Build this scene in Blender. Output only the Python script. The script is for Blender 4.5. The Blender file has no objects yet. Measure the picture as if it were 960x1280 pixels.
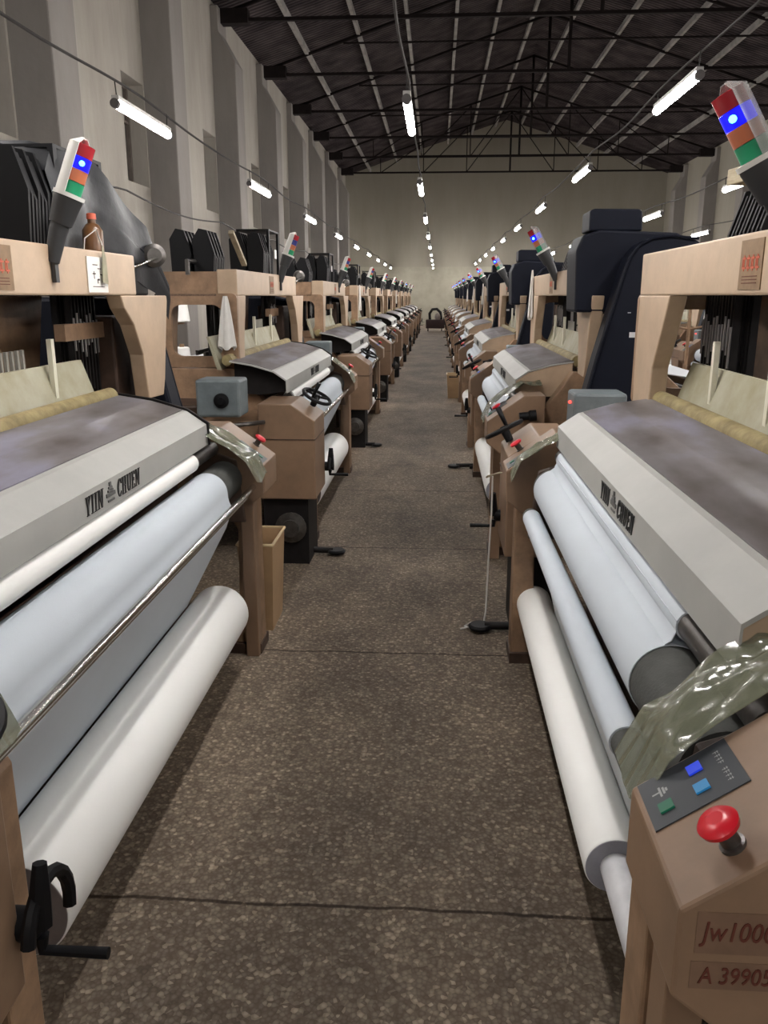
import bpy, bmesh, math, random
from mathutils import Vector, Matrix
random.seed(7)
PI = math.pi
SC = bpy.context.scene
COL = SC.collection

# ------------------------------------------------------------------ materials
MATS = {}
def mat(name, col, rough=0.6, metal=0.0, noise=0.0, nscale=8.0, col2=None, bump=0.0, bscale=40.0, spec=0.5, emit=None, estr=0.0, coat=0.0, stretch=(1, 1, 1)):
    if name in MATS: return MATS[name]
    m = bpy.data.materials.new(name); m.use_nodes = True
    nt = m.node_tree; b = nt.nodes['Principled BSDF']
    b.inputs['Base Color'].default_value = (*col, 1); b.inputs['Roughness'].default_value = rough
    b.inputs['Metallic'].default_value = metal; b.inputs['Specular IOR Level'].default_value = spec
    if coat: b.inputs['Coat Weight'].default_value = coat
    if emit: b.inputs['Emission Color'].default_value = (*emit, 1); b.inputs['Emission Strength'].default_value = estr
    if noise > 0 or bump > 0:
        tc = nt.nodes.new('ShaderNodeTexCoord'); mp = nt.nodes.new('ShaderNodeMapping')
        mp.inputs['Scale'].default_value = stretch
        nt.links.new(tc.outputs['Object'], mp.inputs['Vector'])
    if noise > 0:
        n = nt.nodes.new('ShaderNodeTexNoise'); n.inputs['Scale'].default_value = nscale; n.inputs['Detail'].default_value = 6
        n.inputs['Roughness'].default_value = 0.65
        nt.links.new(mp.outputs['Vector'], n.inputs['Vector'])
        r = nt.nodes.new('ShaderNodeValToRGB'); r.color_ramp.elements[0].position = 0.34; r.color_ramp.elements[1].position = 0.66
        c2 = col2 if col2 else tuple(c * (1 - noise) for c in col)
        r.color_ramp.elements[0].color = (*c2, 1); r.color_ramp.elements[1].color = (*col, 1)
        nt.links.new(n.outputs['Fac'], r.inputs['Fac']); nt.links.new(r.outputs['Color'], b.inputs['Base Color'])
    if bump > 0:
        n2 = nt.nodes.new('ShaderNodeTexNoise'); n2.inputs['Scale'].default_value = bscale; n2.inputs['Detail'].default_value = 4
        nt.links.new(mp.outputs['Vector'], n2.inputs['Vector'])
        bp = nt.nodes.new('ShaderNodeBump'); bp.inputs['Strength'].default_value = bump; bp.inputs['Distance'].default_value = 0.01
        nt.links.new(n2.outputs['Fac'], bp.inputs['Height']); nt.links.new(bp.outputs['Normal'], b.inputs['Normal'])
    MATS[name] = m; return m

TAN = mat('tan_paint', (.52, .385, .265), .42, noise=.22, nscale=5, bump=.03)
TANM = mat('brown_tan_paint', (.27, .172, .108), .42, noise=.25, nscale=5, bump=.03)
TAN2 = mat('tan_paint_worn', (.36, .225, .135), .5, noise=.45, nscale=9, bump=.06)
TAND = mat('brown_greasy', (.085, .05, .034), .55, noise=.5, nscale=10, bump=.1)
DARK = mat('dark_grease', (.012, .010, .010), .6, noise=.4, nscale=20, spec=.25)
BLACK = mat('black_plastic', (.006, .006, .007), .5, spec=.2)
NAVY = mat('navy_guard', (.0075, .009, .016), .55, noise=.3, nscale=3, bump=.03, spec=.13)
RUB = mat('rubber_roller', (.075, .078, .072), .8, noise=.35, nscale=14, bump=.15, bscale=160, stretch=(1, 1, 1))
STEEL = mat('steel', (.66, .64, .60), .2, metal=1)
DSTEEL = mat('dark_steel', (.16, .15, .14), .4, metal=.8, noise=.5, nscale=14)
COVER = mat('grey_cover_paint', (.43, .43, .405), .5, noise=.14, nscale=2.5)
CREAM = mat('cream_rail', (.37, .355, .27), .6, noise=.4, nscale=6, col2=(.27, .245, .15), bump=.05)
GRIME = mat('grimy_rail', (.32, .26, .12), .7, noise=.4, nscale=11, col2=(.16, .12, .05), bump=.1)
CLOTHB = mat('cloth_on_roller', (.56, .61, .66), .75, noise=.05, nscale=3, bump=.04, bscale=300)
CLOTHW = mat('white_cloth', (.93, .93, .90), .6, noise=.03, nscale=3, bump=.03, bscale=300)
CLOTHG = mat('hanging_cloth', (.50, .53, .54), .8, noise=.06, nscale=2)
RAG = mat('white_rag', (.72, .70, .66), .9, noise=.12, nscale=12)
CLEARP = mat('clear_shell', (.5, .5, .48), .2); CLEARP.node_tree.nodes['Principled BSDF'].inputs['Alpha'].default_value = .42
WHITEP = mat('white_plastic', (.75, .74, .70), .35)
CORE = mat('roll_core', (.72, .72, .74), .3, noise=.2, nscale=10)
MOTOR = mat('blue_grey_box', (.16, .19, .20), .5, noise=.3, nscale=12)
RED = mat('red_button', (.60, .012, .025), .3)
REDL = mat('red_lens', (.38, .02, .03), .25)
ORL = mat('orange_lens', (.55, .17, .08), .3)
GRL = mat('green_lens', (.02, .30, .14), .3)
BLUL = mat('blue_lit_lens', (.01, .01, .35), .3, emit=(.004, .003, 1), estr=1.0)
BLUH = mat('blue_lamp_core', (.1, .3, 1), .3, emit=(.06, .38, 1), estr=9)
PAPER = mat('paper', (.78, .76, .72), .8)
INK = mat('ink', (.05, .03, .025), .8)
INKR = mat('ink_brown', (.10, .022, .012), .8)
PANEL = mat('panel_face', (.03, .035, .042), .35)
LABELB = mat('sticker_brown', (.26, .16, .08), .5, noise=.3, nscale=30)
LRED = mat('sticker_red', (.55, .11, .06), .6)
TEXTG = mat('panel_print', (.35, .36, .36), .5)
BTB = mat('button_blue', (.01, .03, .3), .4, emit=(.02, .06, .8), estr=.5)
BTC = mat('button_cyan', (.02, .16, .32), .4, emit=(.02, .2, .5), estr=.25)
BTG = mat('button_green', (.01, .09, .05), .4, emit=(.0, .12, .06), estr=.25)
LED = mat('red_led', (.8, .02, .02), .4, emit=(1, .03, .02), estr=6)
LETTER = mat('lettering', (.035, .035, .035), .6)
YARN = mat('warp_yarn', (.66, .68, .72), .6, noise=.1, nscale=40, stretch=(60, 1, 1))
CARD = mat('cardboard', (.30, .19, .11), .8, noise=.15, nscale=6)
WOOD = mat('pale_wood', (.42, .36, .25), .8, noise=.35, nscale=14, stretch=(1, 1, 8))
CABLE = mat('cable', (.03, .026, .024), .7)
GREENP = mat('green_plastic', (.02, .16, .07), .6)
TUBE = mat('tube_glow', (1, 1, 1), .4, emit=(1.0, .96, .935), estr=125)
HOUS = mat('lamp_housing', (.55, .54, .52), .5)

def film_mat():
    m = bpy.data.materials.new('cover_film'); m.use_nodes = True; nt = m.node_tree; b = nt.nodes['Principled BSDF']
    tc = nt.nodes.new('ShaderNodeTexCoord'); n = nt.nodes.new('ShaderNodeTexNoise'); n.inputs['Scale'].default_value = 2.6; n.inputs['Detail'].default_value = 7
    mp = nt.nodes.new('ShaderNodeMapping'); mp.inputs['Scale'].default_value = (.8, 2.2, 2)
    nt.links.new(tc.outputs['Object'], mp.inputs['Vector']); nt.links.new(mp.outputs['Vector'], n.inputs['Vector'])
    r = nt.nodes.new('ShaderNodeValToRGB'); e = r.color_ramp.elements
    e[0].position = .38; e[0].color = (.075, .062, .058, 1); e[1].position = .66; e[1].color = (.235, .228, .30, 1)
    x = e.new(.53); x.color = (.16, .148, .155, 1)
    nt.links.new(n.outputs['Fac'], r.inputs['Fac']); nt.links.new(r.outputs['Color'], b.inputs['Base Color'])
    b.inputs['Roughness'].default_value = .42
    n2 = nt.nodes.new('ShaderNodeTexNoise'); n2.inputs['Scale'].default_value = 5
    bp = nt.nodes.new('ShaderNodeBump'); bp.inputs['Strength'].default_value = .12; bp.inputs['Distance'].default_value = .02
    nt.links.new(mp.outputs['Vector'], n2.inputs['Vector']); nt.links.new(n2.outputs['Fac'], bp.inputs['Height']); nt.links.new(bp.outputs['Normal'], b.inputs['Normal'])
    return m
FILM = film_mat()

def plastic_mat():
    m = bpy.data.materials.new('clear_sheet'); m.use_nodes = True; nt = m.node_tree; b = nt.nodes['Principled BSDF']
    b.inputs['Base Color'].default_value = (.20, .21, .145, 1); b.inputs['Roughness'].default_value = .18; b.inputs['Alpha'].default_value = .64
    b.inputs['Coat Weight'].default_value = .6; b.inputs['Coat Roughness'].default_value = .1
    return m
PLAS = plastic_mat()
BPLAS = mat('black_sheet', (.014, .015, .018), .42, noise=.5, nscale=9, bump=.35, bscale=14)

def floor_mat():
    m = bpy.data.materials.new('terrazzo'); m.use_nodes = True; nt = m.node_tree; b = nt.nodes['Principled BSDF']; L = nt.links.new
    tc = nt.nodes.new('ShaderNodeTexCoord')
    v = nt.nodes.new('ShaderNodeTexVoronoi'); v.inputs['Scale'].default_value = 85; v.inputs['Randomness'].default_value = 1
    L(tc.outputs['Object'], v.inputs['Vector'])
    sep = nt.nodes.new('ShaderNodeSeparateColor'); L(v.outputs['Color'], sep.inputs['Color'])
    r = nt.nodes.new('ShaderNodeValToRGB'); e = r.color_ramp.elements
    e[0].position = .0; e[0].color = (.155, .128, .104, 1); e[1].position = 1; e[1].color = (.40, .35, .29, 1)
    x = e.new(.55); x.color = (.20, .17, .14, 1); x = e.new(.85); x.color = (.265, .23, .19, 1)
    L(sep.outputs[0], r.inputs['Fac'])
    r2 = nt.nodes.new('ShaderNodeValToRGB'); r2.color_ramp.elements[0].position = .25; r2.color_ramp.elements[1].position = .6
    r2.color_ramp.elements[0].color = (1, 1, 1, 1); r2.color_ramp.elements[1].color = (.72, .70, .68, 1)
    vm = nt.nodes.new('ShaderNodeMath'); vm.operation = 'MULTIPLY'; vm.inputs[1].default_value = 1.0
    L(v.outputs['Distance'], vm.inputs[0]); L(vm.outputs[0], r2.inputs['Fac'])
    m1 = nt.nodes.new('ShaderNodeMix'); m1.data_type = 'RGBA'; m1.blend_type = 'MULTIPLY'; m1.inputs[0].default_value = 1
    L(r.outputs['Color'], m1.inputs[6]); L(r2.outputs['Color'], m1.inputs[7])
    # dirt patches
    n = nt.nodes.new('ShaderNodeTexNoise'); n.inputs['Scale'].default_value = 1.3; n.inputs['Detail'].default_value = 8; n.inputs['Roughness'].default_value = .7
    mp = nt.nodes.new('ShaderNodeMapping'); mp.inputs['Scale'].default_value = (1.4, .8, 1); L(tc.outputs['Object'], mp.inputs['Vector']); L(mp.outputs['Vector'], n.inputs['Vector'])
    r3 = nt.nodes.new('ShaderNodeValToRGB'); r3.color_ramp.elements[0].position = .36; r3.color_ramp.elements[1].position = .66
    r3.color_ramp.elements[0].color = (.60, .57, .54, 1); r3.color_ramp.elements[1].color = (1.22, 1.15, 1.05, 1)
    L(n.outputs['Fac'], r3.inputs['Fac'])
    m2 = nt.nodes.new('ShaderNodeMix'); m2.data_type = 'RGBA'; m2.blend_type = 'MULTIPLY'; m2.inputs[0].default_value = 1
    L(m1.outputs[2], m2.inputs[6]); L(r3.outputs['Color'], m2.inputs[7])
    # expansion joints across the aisle every 1.55 m, wobbling a little
    sx = nt.nodes.new('ShaderNodeSeparateXYZ'); L(tc.outputs['Object'], sx.inputs[0])
    nw = nt.nodes.new('ShaderNodeTexNoise'); nw.inputs['Scale'].default_value = 5; nw.inputs['Detail'].default_value = 6; L(tc.outputs['Object'], nw.inputs['Vector'])
    a = nt.nodes.new('ShaderNodeMath'); a.operation = 'MULTIPLY_ADD'; a.inputs[1].default_value = .035; L(nw.outputs['Fac'], a.inputs[0]); L(sx.outputs['Y'], a.inputs[2])
    s = nt.nodes.new('ShaderNodeMath'); s.operation = 'SUBTRACT'; s.inputs[1].default_value = 1.79 - 1.55 * 8 + .775; L(a.outputs[0], s.inputs[0])
    mo = nt.nodes.new('ShaderNodeMath'); mo.operation = 'MODULO'; mo.inputs[1].default_value = 1.55; L(s.outputs[0], mo.inputs[0])
    d = nt.nodes.new('ShaderNodeMath'); d.operation = 'SUBTRACT'; d.inputs[1].default_value = .775; L(mo.outputs[0], d.inputs[0])
    ab = nt.nodes.new('ShaderNodeMath'); ab.operation = 'ABSOLUTE'; L(d.outputs[0], ab.inputs[0])
    r4 = nt.nodes.new('ShaderNodeValToRGB'); r4.color_ramp.elements[0].position = .0035; r4.color_ramp.elements[1].position = .007
    r4.color_ramp.elements[0].color = (.22, .19, .17, 1); r4.color_ramp.elements[1].color = (1, 1, 1, 1)
    L(ab.outputs[0], r4.inputs['Fac'])
    m3 = nt.nodes.new('ShaderNodeMix'); m3.data_type = 'RGBA'; m3.blend_type = 'MULTIPLY'; m3.inputs[0].default_value = 1
    L(m2.outputs[2], m3.inputs[6]); L(r4.outputs['Color'], m3.inputs[7]); L(m3.outputs[2], b.inputs['Base Color'])
    b.inputs['Roughness'].default_value = .62; b.inputs['Specular IOR Level'].default_value = .12
    bp = nt.nodes.new('ShaderNodeBump'); bp.inputs['Strength'].default_value = .25; bp.inputs['Distance'].default_value = .004
    L(v.outputs['Distance'], bp.inputs['Height']); L(bp.outputs['Normal'], b.inputs['Normal'])
    return m
FLOOR = floor_mat()

def wall_mat(name, ca, cb, cc):
    m = bpy.data.materials.new(name); m.use_nodes = True; nt = m.node_tree; b = nt.nodes['Principled BSDF']; L = nt.links.new
    tc = nt.nodes.new('ShaderNodeTexCoord'); mp = nt.nodes.new('ShaderNodeMapping'); mp.inputs['Scale'].default_value = (1, 1, .22)
    L(tc.outputs['Object'], mp.inputs['Vector'])
    n = nt.nodes.new('ShaderNodeTexNoise'); n.inputs['Scale'].default_value = 1.1; n.inputs['Detail'].default_value = 9; n.inputs['Roughness'].default_value = .68
    L(mp.outputs['Vector'], n.inputs['Vector'])
    r = nt.nodes.new('ShaderNodeValToRGB'); e = r.color_ramp.elements
    e[0].position = .3; e[0].color = (*cb, 1); e[1].position = .62; e[1].color = (*ca, 1); x = e.new(.2); x.color = (*cc, 1)
    L(n.outputs['Fac'], r.inputs['Fac']); L(r.outputs['Color'], b.inputs['Base Color'])
    b.inputs['Roughness'].default_value = .9
    n2 = nt.nodes.new('ShaderNodeTexNoise'); n2.inputs['Scale'].default_value = 9; n2.inputs['Detail'].default_value = 6; L(tc.outputs['Object'], n2.inputs['Vector'])
    bp = nt.nodes.new('ShaderNodeBump'); bp.inputs['Strength'].default_value = .25; bp.inputs['Distance'].default_value = .02
    L(n2.outputs['Fac'], bp.inputs['Height']); L(bp.outputs['Normal'], b.inputs['Normal'])
    return m
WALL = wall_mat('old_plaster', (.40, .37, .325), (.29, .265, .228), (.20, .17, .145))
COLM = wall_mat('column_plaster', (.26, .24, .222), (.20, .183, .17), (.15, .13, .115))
FARW = wall_mat('far_plaster', (.31, .285, .235), (.27, .248, .20), (.2, .18, .145))

def roof_mat():
    m = bpy.data.materials.new('corrugated_roof'); m.use_nodes = True; nt = m.node_tree; b = nt.nodes['Principled BSDF']; L = nt.links.new
    tc = nt.nodes.new('ShaderNodeTexCoord')
    w = nt.nodes.new('ShaderNodeTexWave'); w.wave_type = 'BANDS'; w.bands_direction = 'Y'; w.inputs['Scale'].default_value = 1.9; w.inputs['Distortion'].default_value = .5
    L(tc.outputs['Object'], w.inputs['Vector'])
    n = nt.nodes.new('ShaderNodeTexNoise'); n.inputs['Scale'].default_value = 1.6; n.inputs['Detail'].default_value = 8; L(tc.outputs['Object'], n.inputs['Vector'])
    r = nt.nodes.new('ShaderNodeValToRGB'); r.color_ramp.elements[0].color = (.028, .022, .024, 1); r.color_ramp.elements[1].color = (.085, .068, .07, 1)
    r.color_ramp.elements[0].position = .35; r.color_ramp.elements[1].position = .7
    L(n.outputs['Fac'], r.inputs['Fac'])
    r2 = nt.nodes.new('ShaderNodeValToRGB'); r2.color_ramp.elements[0].color = (.45, .45, .45, 1); r2.color_ramp.elements[1].color = (1.2, 1.2, 1.2, 1)
    L(w.outputs['Fac'], r2.inputs['Fac'])
    mx = nt.nodes.new('ShaderNodeMix'); mx.data_type = 'RGBA'; mx.blend_type = 'MULTIPLY'; mx.inputs[0].default_value = 1
    L(r.outputs['Color'], mx.inputs[6]); L(r2.outputs['Color'], mx.inputs[7]); L(mx.outputs[2], b.inputs['Base Color'])
    bp = nt.nodes.new('ShaderNodeBump'); bp.inputs['Strength'].default_value = .6; bp.inputs['Distance'].default_value = .06
    L(w.outputs['Fac'], bp.inputs['Height']); L(bp.outputs['Normal'], b.inputs['Normal'])
    b.inputs['Roughness'].default_value = .9; b.inputs['Specular IOR Level'].default_value = .1
    return m
ROOF = roof_mat()
TRUSS = mat('dark_truss', (.018, .014, .014), .8, noise=.3, nscale=6, spec=.1)
PURL = mat('pale_purlin', (.36, .34, .32), .8, noise=.45, nscale=1.2, stretch=(1, 1.5, 1))

# ------------------------------------------------------------------ mesh builder
class MB:
    def __init__(self): self.bm = bmesh.new()
    def _face(self, vs, smooth=False):
        try:
            f = self.bm.faces.new(vs); f.smooth = smooth; return f
        except ValueError: return None
    def box(self, x0, x1, y0, y1, z0, z1):
        v = [self.bm.verts.new(p) for p in ((x0, y0, z0), (x1, y0, z0), (x1, y1, z0), (x0, y1, z0), (x0, y0, z1), (x1, y0, z1), (x1, y1, z1), (x0, y1, z1))]
        for q in ((3, 2, 1, 0), (4, 5, 6, 7), (0, 1, 5, 4), (1, 2, 6, 5), (2, 3, 7, 6), (3, 0, 4, 7)): self._face([v[i] for i in q])
        return self
    def prism(self, pts, axis, a0, a1, smooth=False):
        def P(p, a):
            return {'x': (a, p[0], p[1]), 'y': (p[0], a, p[1]), 'z': (p[0], p[1], a)}[axis]
        A = [self.bm.verts.new(P(p, a0)) for p in pts]; B = [self.bm.verts.new(P(p, a1)) for p in pts]
        n = len(pts)
        self._face(A); self._face(B[::-1])
        for i in range(n): self._face([A[i], B[i], B[(i + 1) % n], A[(i + 1) % n]], smooth)
        return self
    def ring_plate(self, outer, inner, axis, a0, a1):
        """plate with a hole: outer and inner loops with the same count"""
        def P(p, a): return {'x': (a, p[0], p[1]), 'y': (p[0], a, p[1]), 'z': (p[0], p[1], a)}[axis]
        o0 = [self.bm.verts.new(P(p, a0)) for p in outer]; i0 = [self.bm.verts.new(P(p, a0)) for p in inner]
        o1 = [self.bm.verts.new(P(p, a1)) for p in outer]; i1 = [self.bm.verts.new(P(p, a1)) for p in inner]
        n = len(outer)
        for k in range(n):
            j = (k + 1) % n
            self._face([o0[k], o0[j], i0[j], i0[k]]); self._face([o1[j], o1[k], i1[k], i1[j]])
            self._face([o0[j], o0[k], o1[k], o1[j]]); self._face([i0[k], i0[j], i1[j], i1[k]])
        return self
    def tube(self, pts, r, n=12, cap=True, closed=False):
        pts = [Vector(p) for p in pts]; rs = r if isinstance(r, (list, tuple)) else [r] * len(pts)
        rings = []; up = None
        m = len(pts)
        for i, p in enumerate(pts):
            if closed: d = (pts[(i + 1) % m] - pts[i - 1])
            elif i == 0: d = pts[1] - pts[0]
            elif i == m - 1: d = pts[-1] - pts[-2]
            else: d = (pts[i + 1] - pts[i]).normalized() + (pts[i] - pts[i - 1]).normalized()
            d.normalize()
            if up is None:
                up = d.orthogonal().normalized()
            else:
                up = (up - d * up.dot(d))
                up = up.normalized() if up.length > 1e-6 else d.orthogonal().normalized()
            w = d.cross(up)
            rings.append([self.bm.verts.new(p + (up * math.cos(2 * PI * k / n) + w * math.sin(2 * PI * k / n)) * rs[i]) for k in range(n)])
        seg = m if closed else m - 1
        for i in range(seg):
            a, b = rings[i], rings[(i + 1) % m]
            for k in range(n): self._face([a[k], a[(k + 1) % n], b[(k + 1) % n], b[k]], True)
        if cap and not closed:
            self._face(rings[0][::-1]); self._face(rings[-1])
        return self
    def lathe(self, prof, origin, axis, n=24):
        """prof = [(distance along axis, radius)]"""
        o = Vector(origin); d = Vector(axis).normalized(); up = d.orthogonal().normalized(); w = d.cross(up)
        rings = []
        for a, r in prof:
            c = o + d * a
            rings.append([self.bm.verts.new(c + (up * math.cos(2 * PI * k / n) + w * math.sin(2 * PI * k / n)) * max(r, 1e-4)) for k in range(n)])
        for i in range(len(rings) - 1):
            sm = abs(prof[i + 1][0] - prof[i][0]) > 1e-4
            for k in range(n): self._face([rings[i][k], rings[i][(k + 1) % n], rings[i + 1][(k + 1) % n], rings[i + 1][k]], sm)
        self._face(rings[0][::-1]); self._face(rings[-1]); return self
    def grid(self, f, nu, nv, thick=0.0):
        """surface f(i/nu, j/nv) -> point, thickened downward"""
        V = [[self.bm.verts.new(f(i / nu, j / nv)) for j in range(nv + 1)] for i in range(nu + 1)]
        for i in range(nu):
            for j in range(nv): self._face([V[i][j], V[i + 1][j], V[i + 1][j + 1], V[i][j + 1]], True)
        self.solid = thick; return self
    def build(self, name, material, parent=None, bevel=0.0, thick=0.0, sharp=40):
        bm = self.bm
        if thick:
            bmesh.ops.recalc_face_normals(bm, faces=bm.faces[:])
            bm.normal_update(); vs = bm.verts[:]; fs = bm.faces[:]; be = [e for e in bm.edges if len(e.link_faces) == 1]
            nv = {v: bm.verts.new(v.co - v.normal * thick) for v in vs}
            for f in fs:
                try: bm.faces.new([nv[v] for v in reversed(f.verts)]).smooth = f.smooth
                except ValueError: pass
            for e in be:
                a, b = e.verts
                try: bm.faces.new((a, b, nv[b], nv[a]))
                except ValueError: pass
        bmesh.ops.recalc_face_normals(bm, faces=bm.faces[:])
        if bevel:
            es = [e for e in bm.edges if len(e.link_faces) == 2 and e.calc_face_angle(0) > math.radians(25)]
            bmesh.ops.bevel(bm, geom=es, offset=bevel, segments=2, affect='EDGES', profile=.5, clamp_overlap=True)
        for e in bm.edges:
            if len(e.link_faces) == 2 and e.calc_face_angle(0) > math.radians(sharp): e.smooth = False
        me = bpy.data.meshes.new(name); bm.to_mesh(me); bm.free()
        me.materials.append(material)
        o = bpy.data.objects.new(name, me); COL.objects.link(o)
        if parent is not None: o.parent = parent
        return o

def empty(name, loc=(0, 0, 0), rz=0.0, label=None, cat=None, group=None):
    o = bpy.data.objects.new(name, None); COL.objects.link(o); o.location = loc; o.rotation_euler = (0, 0, rz)
    o.empty_display_size = .1
    tag(o, label, cat, group); return o
def tag(o, label=None, cat=None, group=None, kind=None):
    if label: o['label'] = label
    if cat: o['category'] = cat
    if group: o['group'] = group
    if kind: o['kind'] = kind
    return o
def copy_tree(o, parent=None):
    c = o.copy(); COL.objects.link(c)
    if parent is not None: c.parent = parent
    for ch in list(o.children): copy_tree(ch, c)
    return c
def struct(name, mb, m, bevel=0.0):
    o = mb.build(name, m, None, bevel); o['kind'] = 'structure'; return o

def text_mesh(txt, size, xs=1.0, shear=0.0, bold=0.0, ext=0.0006):
    cu = bpy.data.curves.new('t', 'FONT'); cu.body = txt; cu.size = size; cu.shear = shear; cu.extrude = ext; cu.offset = bold
    cu.align_x = 'CENTER'; cu.align_y = 'CENTER'; cu.resolution_u = 3
    o = bpy.data.objects.new('t', cu); COL.objects.link(o)
    dg = bpy.context.evaluated_depsgraph_get(); dg.update()
    me = bpy.data.meshes.new_from_object(o.evaluated_get(dg)); bpy.data.objects.remove(o); bpy.data.curves.remove(cu)
    for v in me.vertices: v.co.x *= xs
    return me
def text_obj(name, txt, size, material, parent, origin, ex, ey, xs=1.0, shear=0.0, bold=0.0):
    """text laid in the plane spanned by ex (reading direction) and ey (up)"""
    me = text_mesh(txt, size, xs, shear, bold); ex = Vector(ex).normalized(); ey = Vector(ey).normalized(); ez = ex.cross(ey)
    M = Matrix((ex, ey, ez)).transposed().to_4x4(); M.translation = Vector(origin); me.transform(M)
    me.name = name; me.materials.clear(); me.materials.append(material)
    o = bpy.data.objects.new(name, me); COL.objects.link(o); o.parent = parent; return o
def merge_text(bm, txt, size, origin, ex, ey, xs=1.0, shear=0.0, bold=0.0):
    me = text_mesh(txt, size, xs, shear, bold); ex = Vector(ex).normalized(); ey = Vector(ey).normalized(); ez = ex.cross(ey)
    M = Matrix((ex, ey, ez)).transposed().to_4x4(); M.translation = Vector(origin); me.transform(M); bm.from_mesh(me); bpy.data.meshes.remove(me)

def arc_band(cx, cz, rx, rz, a0, a1, tx, tz, n=14):
    """crescent stroke: wide at the sides, thin at top and bottom"""
    o = [(cx + rx * math.cos(math.radians(a0 + (a1 - a0) * k / n)), cz + rz * math.sin(math.radians(a0 + (a1 - a0) * k / n))) for k in range(n + 1)]
    i_ = [(cx + (rx - tx) * math.cos(math.radians(a0 + (a1 - a0) * k / n)), cz + (rz - tz) * math.sin(math.radians(a0 + (a1 - a0) * k / n))) for k in range(n + 1)]
    return [[o[k], o[k + 1], i_[k + 1], i_[k]] for k in range(n)]
def glyph(ch):
    R_ = lambda x0, x1, z0, z1: [(x0, z0), (x1, z0), (x1, z1), (x0, z1)]
    sf = lambda x0, x1, z: R_(x0, x1, z, z + .045)
    if ch == 'I': return [R_(.11, .25, 0, 1), sf(.02, .34, 0), sf(.02, .34, .955)], .36
    if ch == 'Y': return [R_(.27, .41, 0, .48), [(.07, 1), (.23, 1), (.41, .44), (.27, .40)], [(.53, 1), (.60, 1), (.39, .44), (.33, .48)], sf(.17, .51, 0), sf(0, .30, .955), sf(.44, .68, .955)], .66
    if ch == 'N': return [R_(.09, .15, 0, 1), [(.09, 1), (.25, 1), (.63, 0), (.50, 0)], R_(.57, .63, 0, 1), sf(.0, .24, 0), sf(0, .2, .955), sf(.48, .72, .955)], .74
    if ch == 'H': return [R_(.08, .22, 0, 1), R_(.47, .61, 0, 1), R_(.2, .5, .48, .53), sf(0, .30, 0), sf(0, .30, .955), sf(.39, .69, 0), sf(.39, .69, .955)], .71
    if ch == 'E': return [R_(.08, .22, 0, 1), R_(.2, .5, 0, .045), R_(.2, .48, .955, 1), R_(.2, .38, .49, .535), R_(.47, .51, 0, .22), R_(.45, .49, .78, 1), R_(.36, .39, .42, .62), sf(0, .2, 0), sf(0, .2, .955)], .55
    if ch == 'U': return [R_(.08, .22, .25, 1), R_(.52, .58, .25, 1)] + arc_band(.33, .27, .25, .28, 180, 360, .12, .06) + [sf(0, .30, .955), sf(.43, .67, .955)], .69
    if ch == 'C': return arc_band(.36, .5, .33, .51, 40, 320, .15, .05, 20) + [R_(.55, .60, .70, .98), R_(.57, .60, .10, .28)], .64
def word(name, txt, h, material, parent, ox, fy, oz, xs=.62, shear=.16, gap=.11):
    m = MB(); x = 0; G = []
    for ch in txt:
        g, w_ = glyph(ch); G.append((g, x)); x += w_ + gap
    x -= gap
    for k, (g, x0) in enumerate(G):
        for j, poly in enumerate(g):
            pp = [(ox + ((px_ + x0 - x / 2) * xs + (pz_ - .5) * shear) * h, oz + (pz_ - .5) * h) for px_, pz_ in poly]
            d = .00015 * (j % 3)
            m.prism(pp, 'y', fy - .0012 - d, fy + .002)
    return m.build(name, material, parent)

def rrect(x0, x1, z0, z1, r, n=5):
    pts = []
    for cx, cz, a0 in ((x1 - r, z1 - r, 0), (x0 + r, z1 - r, 90), (x0 + r, z0 + r, 180), (x1 - r, z0 + r, 270)):
        for k in range(n + 1):
            a = math.radians(a0 + 90 * k / n); pts.append((cx + r * math.cos(a), cz + r * math.sin(a)))
    return pts

# ------------------------------------------------------------------ the hall
WX0, WX1, Y0, Y1 = -4.9, 11.6, -8.0, 46.0
EAVE, RX, RZ = 7.47, 3.35, 10.15
struct('floor', MB().box(WX0 - .4, WX1 + .4, Y0 - .3, Y1 + .3, -.2, 0), FLOOR)
# left wall with window recesses (openings filled by real boxes around them)
colY = [14.75 + 4.6 * k for k in range(-4, 7)]         # near face of each column
colY = [y for y in colY if y < 45]
wb = MB(); prev = Y0
for i, y in enumerate(colY):
    w0, w1 = y - 1.05, y - .05
    if w0 < Y0: continue
    wb.box(WX0 - .4, WX0, prev, w0, 0, EAVE + .1)
    wb.box(WX0 - .4, WX0, w0, w1, 0, 3.27); wb.box(WX0 - .4, WX0, w0, w1, 4.85, EAVE + .1)
    prev = w1
wb.box(WX0 - .4, WX0, prev, Y1, 0, EAVE + .1)
struct('wall_left', wb, WALL)
GLS = mat('window_dirty_glass', (.11, .10, .09), .35, noise=.5, nscale=3)
FRM = mat('window_frame_old', (.17, .14, .12), .7, noise=.3)
for i, y in enumerate(colY):
    if y - 1.05 < Y0 or y > 40: continue
    w0, w1 = y - 1.05, y - .05
    f = MB(); 
    for a, b in ((w0, w0 + .06), (w1 - .06, w1), ((w0 + w1) / 2 - .025, (w0 + w1) / 2 + .025)): f.box(WX0 - .36, WX0 - .26, a, b, 3.27, 4.85)
    for a, b in ((3.27, 3.33), (4.79, 4.85), (4.25, 4.29)): f.box(WX0 - .355, WX0 - .265, w0, w1, a, b)
    fo = f.build('window_%d' % (i + 1), FRM); fo['kind'] = 'structure'
    MB().box(WX0 - .33, WX0 - .32, w0, w1, 3.28, 4.84).build('pane', GLS, fo)
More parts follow.
